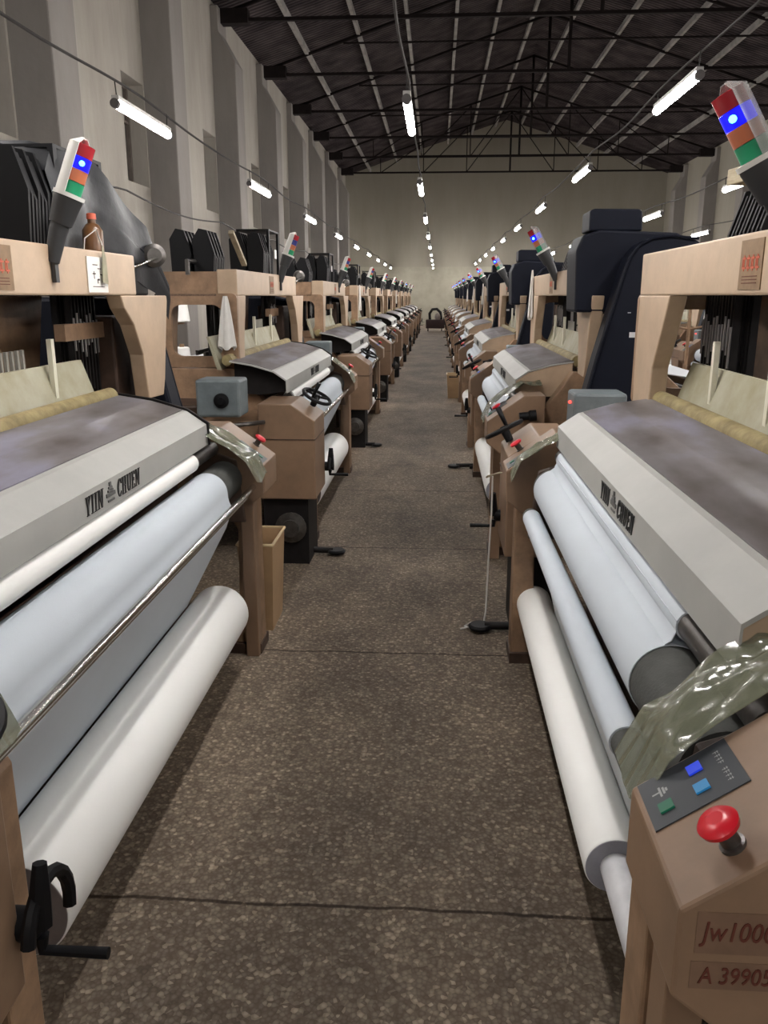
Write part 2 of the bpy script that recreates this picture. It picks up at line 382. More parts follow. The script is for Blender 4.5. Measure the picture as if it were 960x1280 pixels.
# columns: square piers whose heads slope back into the wall
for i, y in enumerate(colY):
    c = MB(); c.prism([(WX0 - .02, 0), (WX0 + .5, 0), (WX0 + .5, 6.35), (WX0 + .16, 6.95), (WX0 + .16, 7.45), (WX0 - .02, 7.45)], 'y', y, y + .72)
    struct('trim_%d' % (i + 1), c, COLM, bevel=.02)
# right wall with piers
struct('wall_right', MB().box(WX1, WX1 + .4, Y0, Y1, 0, EAVE + .1), FARW)
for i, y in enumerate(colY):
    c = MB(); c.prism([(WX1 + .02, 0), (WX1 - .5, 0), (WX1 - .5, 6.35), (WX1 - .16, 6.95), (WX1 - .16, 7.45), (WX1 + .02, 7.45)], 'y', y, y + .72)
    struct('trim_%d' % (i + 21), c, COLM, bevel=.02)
gab = [(WX0 - .4, 0), (WX1 + .4, 0), (WX1 + .4, EAVE - .05), (RX, RZ + .08), (WX0 - .4, EAVE - .05)]
struct('wall_back', MB().prism(gab, 'y', Y1, Y1 + .3), FARW)
struct('wall_front', MB().prism(gab, 'y', Y0 - .3, Y0), FARW)
struct('baseboard_back', MB().box(WX0, WX1, Y1 - .03, Y1, 0, 3.0), mat('dado_paint', (.36, .335, .265), .8, noise=.2, nscale=1.5))
rf = MB(); t = .12
rf.prism([(WX0 - .5, EAVE - .03), (RX, RZ), (WX1 + .5, EAVE - .03), (WX1 + .5, EAVE + t), (RX, RZ + t + .05), (WX0 - .5, EAVE + t)], 'y', Y0 - .3, Y1 + .3)
struct('ceiling', rf, ROOF)
def roofz(x): return EAVE + (RZ - EAVE) * ((x - WX0) / (RX - WX0) if x < RX else (WX1 - x) / (WX1 - RX))
px = [-3.58, -2.2, -.92, .41, 1.62, 2.8, 4.04, 5.45, 6.94, 8.3, 9.8]
for i, x in enumerate(px):
    z = roofz(x); struct('trim_%d' % (i + 41), MB().box(x - .045, x + .045, Y0, Y1, z - .17, z - .02), PURL)
# dark secondary battens under the sheets and the steel trusses
trY = [y + .36 for y in colY if y > 3]
for i, y in enumerate(trY):
    m = MB(); zb = 7.25
    m.box(WX0 + .1, WX1 - .1, y - .05, y + .05, zb - .035, zb + .035)          # bottom chord
    m.box(WX0 + 2.3, WX1 - 2.3, y - .03, y + .03, 7.97, 8.01)
    m.box(WX0 - .05, WX0 + .75, y - .13, y + .13, zb - .09, zb + .20)        # dark bearing blocks on the piers
    m.box(WX1 - .75, WX1 + .05, y - .13, y + .13, zb - .09, zb + .20)
    for sx in (-1, 1):
        ex = WX0 if sx < 0 else WX1
        m.tube([(ex - sx * .1, y, EAVE - .12), (RX, y, RZ - .22)], .04, 6)      # rafters
        for k in ((1, 2, 3) if i >= len(trY) - 2 else ()):
            xa = RX + (ex - RX) * k / 4; xb = RX + (ex - RX) * (k - 1) / 4
            m.tube([(xa, y, zb), (xa, y, roofz(xa) - .22)], .022, 6)
            m.tube([(xa, y, zb), (xb, y, roofz(xb) - .26)], .022, 6)
    m.tube([(RX, y, zb), (RX, y, RZ - .2)], .045, 6)
    struct('trim_%d' % (i + 61), m, TRUSS)

# ------------------------------------------------------------------ loom
def cover_prof(off=0.0):
    p = [(.125, .952), (.128, 1.028), (.20, 1.078), (.33, 1.115), (.46, 1.135)]
    return p
def slope_z(u): return .845 + .72 * (u + .04)

def make_loom(P):
    """local frame: x along the loom width (drive end -> console end), y depth away from the aisle, z up"""
    R = empty('loom', label='x', cat='weaving loom')
    c0, c1, W = P['c0'], P['c1'], P['W']
    # --- side frames -------------------------------------------------
    prof = [(0, 0), (.13, 0), (.13, .10), (.09, .16), (.08, .55), (.14, .66), (.34, .70), (.52, .62), (.62, .40), (.64, .1), (.64, 0), (1.72, 0), (1.72, .12), (1.45, .3), (1.40, .86), (1.15, .90), (.95, 1.08), (.44, 1.08), (.3, .88), (.05, .80), (0, .70)]
    for a, b in ((P['fa'], P['fa'] + .11), (P['fb'], P['fb'] + .11)):
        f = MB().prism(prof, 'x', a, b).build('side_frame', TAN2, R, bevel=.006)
        MB().box(a - .02, b + .02, -.005, .15, 0, .045).build('foot', TAND, f)
    f0 = (P['fa'] + .11, P['fb'])
    # inner oily machinery: panel, drive shaft, cross tubes
    MB().prism([(.30, .12), (.33, .12), (.36, .86), (.33, .86)], 'x', f0[0], f0[1]).build('splash_panel', TAND, R)
    m = MB(); m.tube([(f0[0], .22, .12), (f0[1], .22, .12)], .035); m.tube([(f0[0], 1.2, .2), (f0[1], 1.2, .2)], .06)
    m.build('cross_tube', TAND, R)
    m = MB(); m.box(f0[0] + .02, f0[1] - .02, .28, .92, .90, .93); m.build('machine_bed', TAND, R)
    # warp beam at the back
    w = MB(); w.tube([(f0[0] + .1, 1.62, .42), (f0[1] - .1, 1.62, .42)], .30, 32); wb_ = w.build('warp_beam', YARN, R)
    for s in (f0[0] + .07, f0[1] - .10): MB().tube([(s, 1.62, .42), (s + .03, 1.62, .42)], .38, 32).build('flange', DSTEEL, wb_)
    MB().tube([(f0[0], 1.38, .95), (f0[1], 1.38, .95)], .055, 20).build('back_rest_roller', STEEL, R)
    MB().grid(lambda a, b: (f0[0] + .12 + (f0[1] - f0[0] - .24) * a, 1.40 - .72 * b, 1.005 + .10 * b), 2, 4).build('warp_sheet', YARN, R, thick=.004)
    # --- drive end cabinet ---------------------------------------------
    cs0, cs1 = P['cab']
    cu = P['cabu']
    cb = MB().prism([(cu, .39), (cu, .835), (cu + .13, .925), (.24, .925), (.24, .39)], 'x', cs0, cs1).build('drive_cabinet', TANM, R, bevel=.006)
    MB().box(cs0 - .003, cs1 - .02, cu - .003, .243, .728, .733).build('seam', TAND, cb)
    MB().box(cs0 + .03, cs1 - .03, cu + .05, .23, .0, .39).build('gear_base', DARK, cb)
    g = MB(); g.lathe([(0, .085), (.02, .09), (.03, .05), (.05, .05)], (cs0 + .035, cu + .15, .22), (-1, 0, 0), 24); g.build('gear', DSTEEL, cb)
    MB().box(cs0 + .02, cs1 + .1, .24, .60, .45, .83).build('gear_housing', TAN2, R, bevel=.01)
    MB().box(cs0 + .10, cs1 + .1, .60, .95, .12, .9).build('motor_housing', TAND, R, bevel=.01)
    # grey blue motor with a round cap
    mo = MB().box(cs0 - .14, cs0 + .06, .30, .54, .87, 1.07).build('motor', MOTOR, R, bevel=.014)
    k = MB(); k.lathe([(0, .04), (.012, .04), (.016, .02), (.03, .018)], (cs0 - .14, .40, .96), (-1, 0, 0), 20); k.build('motor_cap', BLACK, mo)
    MB().tube([(cs0 - .18, .36, .83), (cs0 - .02, .20, .83)], .012, 8).build('rod', DSTEEL, R)
    if P['led']:
        MB().lathe([(0, .006), (.008, .006), (.012, .002)], (cs0 - .03, .30, 1.02), (0, -1, 0), 10).build('indicator', LED, mo)
    # handwheel on the bevel
    hs, hu, hz = P['wheel']
    ax = Vector((-.15, -.45, .88)).normalized(); o = Vector((hs, hu, hz)); a = ax.orthogonal().normalized(); b = ax.cross(a)
    hw = MB(); ctr = o + ax * .06
    hw.tube([ctr + (a * math.cos(t_) + b * math.sin(t_)) * .085 for t_ in [2 * PI * i / 24 for i in range(24)]], .010, 8, closed=True)
    for q in range(3):
        t_ = 2 * PI * q / 3 + .4; hw.tube([ctr, ctr + (a * math.cos(t_) + b * math.sin(t_)) * .085], .008, 6)
    hw.lathe([(0, .018), (.065, .022), (.075, .015)], o, ax, 14)
    hwo = hw.build('handwheel', BLACK, R)
    h = MB(); hp = ctr + b * .06 - a * .03; h.tube([hp, hp + ax * .10], [.008, .013], 8); h.build('handle', BLACK, hwo)
    # crank on the aisle side for turning the cloth roll
    ks, kz = P['crank']
    k = MB(); k.lathe([(0, .028), (.04, .028), (.05, .018)], (ks, cu + .02, kz), (0, -1, 0), 14)
    k.tube([(ks, cu - .03, kz), (ks, cu - .035, kz + .06), (ks + .01, cu - .035, kz + .11)], [.02, .018, .012], 8)
    k.tube([(ks, cu - .03, kz - .02), (ks, cu - .03, kz - .05), (ks, cu - .14, kz - .05)], [.012, .010, .010], 8)
    if P['small']: k.tube([(ks + .03 + .075 * math.cos(t_), cu - .03, kz - .02 + .085 * math.sin(t_)) for t_ in [PI * 1.05 * q_ / 10 - .3 for q_ in range(11)]], .012, 8)
    k.build('crank', BLACK, R)
    # --- consoles ----------------------------------------------------
    def console(s0, s1, mirror=False):
        pr = [(-.05, .72), (-.05, slope_z(-.05)), (.145, slope_z(.145)), (.26, slope_z(.145)), (.26, .70), (.03, .655)]
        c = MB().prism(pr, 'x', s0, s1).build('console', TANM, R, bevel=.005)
        n = Vector((0, -.72, 1)).normalized(); e = Vector((0, 1, .72)).normalized()
        far = s1 if mirror else s0; d = -1 if mirror else 1
        def pt(s, u, h=0): return Vector((s, u, slope_z(u))) + n * h
        p0, p1 = far + d * .008, far + d * .108
        pan = MB(); q = [pt(p0, -.043), pt(p1, -.043), pt(p1, .066), pt(p0, .066)]
        V = [pan.bm.verts.new(x + n * .0005) for x in q] + [pan.bm.verts.new(x + n * .0022) for x in q]
        for fq in ((0, 1, 2, 3), (4, 5, 6, 7), (0, 1, 5, 4), (1, 2, 6, 5), (2, 3, 7, 6), (3, 0, 4, 7)): pan._face([V[i] for i in fq])
        pan.build('control_panel', PANEL, c)
        for uu, sf, mt in ((.022, .28, BTB), (.020, .68, BTC), (-.022, .68, BTG)):
            bt = MB(); cc = pt(p0 + (p1 - p0) * sf, uu)
            ea = Vector((1, 0, 0)) * .009; eb = e * .010
            lo = [cc - ea - eb, cc + ea - eb, cc + ea + eb, cc - ea + eb]
            V = [bt.bm.verts.new(x + n * .002) for x in lo] + [bt.bm.verts.new(x + n * .005) for x in lo]
            for fq in ((0, 1, 2, 3), (4, 5, 6, 7), (0, 1, 5, 4), (1, 2, 6, 5), (2, 3, 7, 6), (3, 0, 4, 7)): bt._face([V[i] for i in fq])
            bt.build('push_button', mt, c)
        # small tree-like emblem and a line of print
        em = MB(); cc = pt(p0 + (p1 - p0) * .36, -.022, .0026)
        for wv, hv, oo in ((.010, .0016, 0), (.007, .0016, .005), (.0035, .0016, .009), (.0015, .006, -.006)):
            ee = [cc + Vector((1, 0, 0)) * a_ * wv + e * (oo + b_ * hv) for a_, b_ in ((-1, -1), (1, -1), (1, 1), (-1, 1))]
            em._face([em.bm.verts.new(x) for x in ee])
        em.build('emblem', TEXTG, c)
        pm = MB()
        for q in range(9):
            if q == 4: continue
            c0_ = pt(p0 + (p1 - p0) * (.20 + .075 * q), .050, .0026)
            for ox, oy, wx_, wy_ in ((0, .0028, .0026, .0005), (0, -.0005, .0022, .0005), (-.0012 + .0008 * (q % 3), 0, .0005, .0042)):
                pm._face([pm.bm.verts.new(c0_ + Vector((ox + a_ * wx_, 0, 0)) + e * (oy + b_ * wy_)) for a_, b_ in ((-1, -1), (1, -1), (1, 1), (-1, 1))])
        pm.build('panel_print', TEXTG, c)
        # mushroom stop button
        eb_ = pt(far + d * .190, .020)
        s_ = MB(); s_.lathe([(0, .016), (.004, .016), (.005, .012), (.03, .012)], eb_, n, 20); s_.build('button_collar', DSTEEL, c)
        s_ = MB(); s_.lathe([(.028, .012), (.030, .024), (.036, .0255), (.041, .021), (.043, .010)], eb_, n, 28); s_.build('emergency_button', RED, c)
        return c
    con = console(*P['con'])
    cs = P['con']
    k = MB(); k.lathe([(0, .022), (.05, .022), (.055, .03), (.09, .03)], (cs[1] + .03, .12, .87), (0, 1, .1), 16)
    k.box(cs[1], cs[1] + .03, .13, .18, .855, .885); k.build('switch', BLACK, con)
    # bracket carrying the console
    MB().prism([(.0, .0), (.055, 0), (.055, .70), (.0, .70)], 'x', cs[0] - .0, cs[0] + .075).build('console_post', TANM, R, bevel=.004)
    if P.get('con2'):
        console(*P['con2'], mirror=True)
    # --- rollers -----------------------------------------------------
    r0, r1 = P['roller']; cl0, cl1 = P['rcloth']
    ru, rz = P['rc']; rr = MB(); rr.tube([(r0, ru, rz), (r1, ru, rz)], .0735, 36); rr.tube([(r0 - .05, ru, rz), (r1 + .05, ru, rz)], .025, 14)
    ro = rr.build('surface_roller', RUB, R)
    # cloth wrapped over the roller (open arc, real thickness)
    def wrap(a, b):
        ang = math.radians(P['wa'] + (180 - P['wa']) * b)      # from under the front to the back top
        return (cl0 + (cl1 - cl0) * a, ru - .0765 * math.cos(ang), rz + .0765 * math.sin(ang))
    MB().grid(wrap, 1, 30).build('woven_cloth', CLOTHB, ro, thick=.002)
    g0, g1 = P['guide']
    gr = MB().tube([(g0, .147, .913), (g1, .147, .913)], .028, 20).build('press_roller', DSTEEL, R)
    if P['gcloth']:
        MB().tube([(g0 + .04, .147, .913), (P['gcloth'], .147, .913)], .034, 24).build('cloth_wrap', CLOTHW, gr)
    if P['bar']:
        MB().tube([(P['bar'][0], -.004, .748), (P['bar'][1], -.004, .748)], .012, 16).build('front_bar', STEEL, R)
        MB().tube([(P['bar'][0], .008, .724), (P['bar'][1], .008, .724)], .009, 12).build('front_bar', STEEL, R)
        pth = [(.0335, .785), (.0325, .768), (.028, .750), (.022, .735), (.022, .720), (.028, .700), (.045, .65), (.215, .33)]
        sh = lambda a, b: (cl0 + (cl1 - cl0) * a, *pth[min(7, int(round(b * 7)))])
        MB().grid(sh, 1, 7).build('hanging_cloth', CLOTHB, R, thick=.002)
    else:
        lr = MB().tube([(r0, .037, .69), (r1 - .02, .037, .69)], .030, 24).build('tension_roller', RUB, R)
        MB().tube([(cl0, .037, .69), (cl1 + .03, .037, .69)], .0335, 28).build('cloth_wrap', CLOTHB, lr)
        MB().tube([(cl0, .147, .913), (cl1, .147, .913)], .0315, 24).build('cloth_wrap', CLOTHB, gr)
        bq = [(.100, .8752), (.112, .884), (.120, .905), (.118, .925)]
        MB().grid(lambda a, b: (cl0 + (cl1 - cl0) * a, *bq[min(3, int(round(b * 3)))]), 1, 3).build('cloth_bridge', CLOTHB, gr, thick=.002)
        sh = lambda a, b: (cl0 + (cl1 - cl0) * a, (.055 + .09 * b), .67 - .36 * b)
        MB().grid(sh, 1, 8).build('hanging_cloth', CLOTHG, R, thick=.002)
    # shaft that carries the cloth roll
    MB().tube([(P['fa'] + .1, P['su'], .26), (P['fb'] + .02, P['su'], .26)], .016, 14).build('take_up_shaft', DSTEEL, R)
    # brackets under the roller ends
    for s in (r0 - .03, r1 + .01):
        MB().prism([(.03, .60), (.22, .60), (.25, .86), (.17, .90), (.06, .86)], 'x', s, s + .04).build('bearing_bracket', TAND, R, bevel=.006)
    # --- cover -------------------------------------------------------
    pr = cover_prof(); inn = [(u + .004, z - .007) for u, z in pr]
    cv = MB().prism(pr + [(.46, 1.128)] + inn[::-1][1:-1] + [(.131, .952)], 'x', c0, c1).build('cover', COVER, R)
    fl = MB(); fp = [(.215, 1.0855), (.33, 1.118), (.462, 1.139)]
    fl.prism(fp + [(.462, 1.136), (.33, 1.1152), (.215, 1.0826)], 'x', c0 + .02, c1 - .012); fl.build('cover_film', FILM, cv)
    ep = [(.131, .955), (.134, 1.02), (.204, 1.068), (.33, 1.105), (.455, 1.125), (.455, .94), (.30, .93)]
    MB().prism(ep, 'x', c0 + (.10 if P['open_end'] else .004), c0 + (.108 if P['open_end'] else .012)).build('cover_end', DARK if P['open_end'] else TAN, cv)  # open end: recessed near-black plate paints the shade inside the hollow cover
    MB().prism(ep, 'x', c1 - .012, c1 - .004).build('cover_end', TAN, cv)
    if P['open_end']:
        ep2 = [(.12, .95), (.12, 1.035), (.198, 1.086), (.33, 1.125), (.47, 1.145), (.47, 1.132), (.33, 1.11), (.204, 1.07), (.134, 1.022), (.134, .95)]
        MB().prism(ep2, 'x', c1, c1 + .012).build('edge_strip', DARK, cv)
    # lettering on the front face
    mid = (c0 + c1) / 2 + .07; fx, fz = .1245, .990
    word('lettering', 'YIIN', .048, LETTER, cv, mid - .108, fx, fz, xs=.95)
    word('lettering', 'CHUEN', .048, LETTER, cv, mid + .135, fx, fz, xs=.95)
    em = MB()
    for wv, z0, z1 in ((.022, -.022, -.016), (.030, -.008, .002), (.018, .004, .010), (.012, .012, .018), (.006, .020, .030)):
        em.box(mid - wv, mid + wv, fx - .0012, fx + .002, fz + z0, fz + z1)
    em.build('emblem', mat('emblem_grey', (.12, .12, .115), .6), cv)
    # --- sley and heald area -----------------------------------------
    q0, q1 = c0 + .05, c1 - .02
    MB().tube([(q0, .485, 1.135), (q1, .485, 1.135)], .032, 20).build('sley_bar', GRIME, R)
    MB().prism([(.52, 1.08), (.545, 1.08), (.60, 1.27), (.585, 1.27)], 'x', q0, q1).build('sley_board', CREAM, R)
    m = MB()
    for k in range(7): m.box(P['pick'] + k * .035, P['pick'] + k * .035 + .012, .60, .61, 1.20, 1.33)
    m.build('reed_dents', mat('reed_metal', (.35, .34, .30), .5), R)
    for s in P['posts']: MB().box(s, s + .022, .548, .565, 1.13, 1.36).build('guide_post', mat('cream_post', (.66, .64, .52), .5), R)
    for s, wd in P['healds']:
        nb = max(4, int(wd / .028)); m = MB(); mw = MB()
        for k in range(nb):
            for j in range(2):
                x = s + wd * (k + .5) / nb + .004 * math.sin(k * 3.1 + j); y = .63 + .055 * j; dz = .03 * math.sin(k * 1.7 + j * 2)
                m.box(x - .006, x + .006, y - .012, y + .012, 1.12 + dz, 1.52)
                if j == 0: mw.box(x - .0035, x + .0035, y - .018, y - .013, 1.30 + dz, 1.42 + dz * .6)
        h = m.build('heddle_bank', DARK, R); mw.build('heddle_wire', mat('grey_wire', (.30, .29, .29), .4), h)
    m = MB()
    for j in range(4): m.box(f0[0] + .2, f0[1] - .2, .625 + .05 * j, .64 + .05 * j, 1.10 + .012 * j, 1.13 + .012 * j)
    m.build('heald_frame', DSTEEL, R)
    # --- upper frame ---------------------------------------------------
    b0, b1 = P['beam']
    tb = MB().box(b0, b1, .44, .56, 1.502, 1.652).build('top_beam', TAN, R, bevel=.006)
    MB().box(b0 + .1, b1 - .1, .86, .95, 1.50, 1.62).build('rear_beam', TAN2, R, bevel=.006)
    br = P['br']       # s of the inner start of the swept bracket at the console end
    sw = [(0, 1.502), (.03, 1.455), (.12, 1.39), (.20, 1.27), (.235, 1.09), (.42, 1.085), (.45, 1.15), (.52, 1.40), (.55, 1.502)]
    MB().prism([(br + a_, z_) for a_, z_ in sw], 'y', .44, .50).build('upright_bracket', TAN, R, bevel=.005)
    MB().prism([(br - .30 + a_, z_) for a_, z_ in sw], 'y', .86, .92).build('upright_bracket', TAN2, R, bevel=.005)
    MB().box(br - .15, br + .28, .60, .64, 1.34, 1.40).build('cross_bar', TAN2, R)
    cw = P['colw']
    sw2 = [(b0, 1.502), (b0 + cw, 1.502), (b0 + cw * .86, 1.40), (b0 + cw * .62, 1.25), (b0 + cw * .58, 1.08), (b0 + .01, 1.08), (b0 - .01, 1.2)]
    MB().prism(sw2, 'y', .44, .50).build('upright_column', TAN, R, bevel=.005)
    MB().prism(sw2, 'y', .86, .92).build('upright_column', TAN2, R, bevel=.005)
    # end frame with a rounded opening, as a plate across the depth
    outer = rrect(.44, .93, 1.085, 1.515, .03); inner = rrect(.53, .84, 1.15, 1.45, .06)
    MB().ring_plate(outer, inner, 'x', b0 - .03, b0 + .0).build('end_frame', TAN2, R)
    MB().box(b0 + .02, b0 + .03, .56, .9, 1.515, 1.64).build('gusset', TAN2, R)
    MB().box(b0 - .03, b0 + .25, .56, .93, 1.50, 1.512).build('top_shelf', TAND, R)
    # sticker on the beam
    st = P['stk']
    s_ = MB().box(st - .075, st + .075, .4375, .440, 1.515, 1.635).build('sticker', LABELB, R)
    m = MB()
    for i in range(4):
        x = st - .055 + i * .030; m.box(x, x + .022, .4362, .4374, 1.565, 1.570); m.box(x, x + .022, .4362, .4374, 1.588, 1.593); m.box(x + .009, x + .013, .4362, .4374, 1.56, 1.598); m.box(x, x + .004, .4362, .4374, 1.565, 1.593)
    m.build('sticker_print', LRED, s_)
    m = MB()
    for i in range(3): m.box(st - .05, st + .05, .4362, .4374, 1.530 + i * .008, 1.532 + i * .008)
    m.build('sticker_lines', INKR, s_)
    # --- harness combs above the beam ----------------------------------
    for s, wd, top in P['combs']:
        m = MB(); nb = int(wd / .022)
        for k in range(nb):
            x = s + wd * (k + .5) / nb
            for j in range(2):
                y = .62 + .14 * j; zt = top - .03 * ((k * 7 + j * 3) % 3) * .5
                m.prism([(y, 1.50), (y + .10, 1.50), (y + .11, zt - .06), (y + .07, zt), (y + .02, zt - .01), (y - .02, zt - .14)], 'x', x - .007, x + .007)
        m.build('harness_levers', BLACK, R)
    m = MB(); s0_ = P['combs'][0][0]
    m.tube([(s0_ - .16, .72, 1.62), (s0_ - .16, .72, 1.70), (s0_, .72, 1.70)], .014, 8); m.build('lever_shaft', DSTEEL, R)
    # --- dobby and belt guard at the console end ------------------------
    d0 = P['dobby']
    if P['small']:
        db = MB(); u0, u1, z0, z1 = .60, .86, 1.50, 2.0
        for uu in (u0, u1 - .02):
            for ss in (d0 - .30, d0 + .10): db.box(ss, ss + .03, uu, uu + .02, z0, z1)
        db.box(d0 - .30, d0 + .13, u0, u1, z1, z1 + .012); db.box(d0 - .30, d0 + .13, u0, u1, z0, z0 + .12)
        for k in range(7): db.prism([(u0 + .03, z0), (u1 - .03, z0), (u1 - .05, z1 - .06), (u0 + .06, z1 - .03), (u0 + .02, z1 - .15)], 'x', d0 - .25 + .035 * k, d0 - .237 + .035 * k)
        db = db.build('dobby', BLACK, R)
        MB().box(d0 - .02, d0 + .06, u0 + .01, u0 + .012, 1.80, 1.87).build('sticker', mat('grey_sticker', (.5, .5, .5), .5), db)
    else:
      db = MB().prism([(.36, 1.42), (.35, 1.72), (.38, 1.79), (.46, 1.815), (.84, 1.80), (.90, 1.74), (.80, 1.42)], 'x', d0, d0 + .30).build('dobby', NAVY, R, bevel=.012)
      MB().prism([(.41, 1.81), (.41, 1.905), (.43, 1.915), (.65, 1.912), (.665, 1.90), (.67, 1.81)], 'x', d0 + .06, d0 + .28).build('top_box', NAVY, db, bevel=.008)
    gp = [(.37, .86), (.45, 1.22), (.545, 1.60), (.57, 1.68), (.61, 1.735), (.67, 1.765), (.76, 1.775), (.88, 1.76), (.93, 1.72), (.95, 1.66), (.74, 1.5), (.72, .86)]
    if P['small']: gp = [(.40, .86), (.44, 1.02), (.52, 1.38), (.56, 1.47), (.66, 1.49), (.8, 1.495), (1.0, 1.495), (1.1, 1.45), (1.1, .86)]
    gd = MB().prism(gp, 'x', d0 + .32, d0 + .47).build('belt_guard', NAVY, R, bevel=.018)
    nrm = -1 if False else 1
    if not P['small']: MB().box(d0 + .4701, d0 + .4715, .60, .64, 1.305, 1.33).build('sticker', mat('grey_sticker', (.5, .5, .5), .5), gd)
    if not P['small']: MB().box(d0 + .4701, d0 + .4715, .585, .60, 1.42, 1.424).build('sticker', mat('grey_sticker', (.5, .5, .5), .5), gd)
    rim = MB(); rim.tube([(d0 + .475, u_ + .008, z_) for u_, z_ in gp[:8]], .006, 6); rim.build('guard_rim', NAVY, gd)
    MB().box(d0 + .02, d0 + .30, .56, .78, .5, 1.42).build('dobby_stand', TAND, R, bevel=.01)
    if P['small']:
        g_ = MB().box(d0 + .02, d0 + .30, .50, .80, 1.502, 1.60).build('gear_box', BLACK, R, bevel=.01)
        MB().tube([(b1 - .03, .46, 1.60), (d0 + .28, .44, 1.66)], .007, 8).build('lever', STEEL, g_)
        m = MB(); m.lathe([(0, .045), (.015, .048), (.04, .048), (.05, .03)], (d0 + .30, .47, 1.665), (-.9, -.4, 0), 24); m.build('tension_disc', DSTEEL, R)
    # --- signal tower ---------------------------------------------------
    ts = P['tower']; ba = Vector((ts, .45, 1.60)); ax = Vector((P.get('tl', .10), -P['ln'], 1)).normalized()
    T = MB(); T.box(ts - .014, ts + .010, .425, .438, 1.54, 1.66); T.tube([ba + Vector((0, -.01, 0)), ba + ax * .10, ba + ax * .185], [.022, .028, .030], 14)
    T.lathe([(.12, .034), (.185, .042), (.195, .044), (.202, .044)], ba, ax, 24)
    to = T.build('signal_tower', mat('tower_base', (.035, .036, .038), .5), R)
    zz = .215; hh = .037
    for nm, mt in (('green_lens', GRL), ('orange_lens', ORL), ('blue_lens', BLUL if P['lit'] else mat('blue_lens_off', (.03, .04, .22), .3)), ('red_lens', REDL)):
        MB().lathe([(zz, .034), (zz + hh - .002, .034), (zz + hh - .001, .031)], ba, ax, 20).build(nm, mt, to)
        if nm == 'blue_lens' and P['lit']:
            cc = ba + ax * (zz + hh / 2); fr = Vector((P['cd'], -.75, -.3)); fr = (fr - ax * fr.dot(ax)).normalized()
            MB().lathe([(0, .009), (.004, .007), (.006, .002)], cc + fr * .032, fr, 12).build('lamp_core', BLUH, to)
        zz += hh
    # pale shell round the back half and over the top
    bk = Vector((0, 1, 0)); bk = (bk - ax * bk.dot(ax)).normalized(); sd = ax.cross(bk)
    def shell(a, b):
        an = math.radians(-95 + 190 * a); L_ = .205 + b * (zz - .195)
        rad = .042 if b < .9 else .042 * math.sqrt(max(.08, 1 - ((b - .9) / .1) ** 2 * .92))
        return ba + ax * (L_ + (.0 if b < .9 else .008 * (b - .9) / .1)) + (bk * math.cos(an) + sd * math.sin(an)) * rad
    MB().grid(shell, 14, 12).build('lens_shell', WHITEP if P['small'] else CLEARP, to, thick=.003)
    MB().lathe([(.2025, .047), (.214, .047)], ba, ax, 24).build('collar', WHITEP, to)
    return R

PL = dict(rc=(.11, .784), su=.117, cd=-1, small=True, wa=0, ln=.38, c0=.30, c1=2.38, W=2.38, fa=.46, fb=2.60, cab=(0, .40), cabu=-.075, led=False, wheel=(.32, -.02, .88), crank=(.41, .50),
          con=(2.55, 2.81), roller=(.55, 2.53), rcloth=(.60, 2.28), guide=(.44, 2.50), gcloth=2.20, bar=(.45, 2.60), open_end=True,
          pick=1.74, posts=(.85, 1.45, 2.05), healds=((2.38, .24), (1.30, .05), (.72, .16)), beam=(.50, 2.60), br=2.43, colw=.22, stk=1.55,
          combs=((.62, .26, 1.89), (2.10, .24, 1.98)), dobby=2.62, tower=1.88, lit=True)
PR = dict(rc=(.115, .80), su=.09, cd=1, small=False, wa=-75, ln=.58, c0=.78, c1=2.72, W=2.72, fa=.52, fb=2.72, cab=(0, .40), cabu=-.02, led=True, wheel=(.13, .01, .86), crank=(.10, .50),
          con=(2.86, 3.10), con2=(.50, .70), roller=(.82, 2.76), rcloth=(.86, 2.45), guide=(.80, 2.82), gcloth=0, bar=None, open_end=False,
          pick=1.5, posts=(1.15, 1.62, 2.3), healds=((.80, .32), (1.52, .10), (2.2, .25)), beam=(.58, 2.95), br=2.75, colw=.42, stk=1.72,
          combs=((1.02, .30, 1.83), (2.30, .26, 1.86)), dobby=2.98, tower=1.97, tl=-.05, lit=True)

LX, RXF = -.74, .33
NL = 10
loomL = make_loom(PL); loomR = make_loom(PR)

def tan_label(parts): pass
orders = ['nearest', 'second', 'third', 'fourth', 'fifth', 'sixth', 'seventh', 'eighth', 'ninth', 'farthest']
left, right = [], []
for i in range(NL):
    o = loomL if i == 0 else copy_tree(loomL)
    o.location = (LX, .70 + 3.8 * i, 0); o.rotation_euler.z = PI / 2
    o['group'] = 'looms in the row left of the aisle'
    o['label'] = {0: 'tan weaving loom with grey lettered cover, nearest in the left row',
                  1: 'tan loom with a white rag on its end frame, second in the left row'}.get(i, '%s tan weaving loom from the camera in the left row' % orders[i])
    left.append(o)
    o = loomR if i == 0 else copy_tree(loomR)
    o.location = (RXF, 3.90 + 3.72 * i, 0); o.rotation_euler.z = -PI / 2
    o['group'] = 'looms in the row right of the aisle'
    o['label'] = {0: 'tan loom with red stop button on its near console, nearest in the right row',
                  1: 'tan loom with large dark navy guard, second in the right row'}.get(i, '%s tan weaving loom from the camera in the right row' % orders[i])
    right.append(o)
# lens state of the left tower lamps: only the first is lit blue in the photo
for i, o in enumerate(left):
    if i in (0, 7): continue
    for tw in [c for c in o.children if c.name.startswith('signal_tower')]:
        for c in list(tw.children):
            if c.name.startswith('lamp_core'): bpy.data.objects.remove(c)
            elif c.name.startswith('blue_lens'):
                c.data = c.data.copy(); c.data.materials[0] = mat('blue_lens_off', (.03, .04, .22), .3)
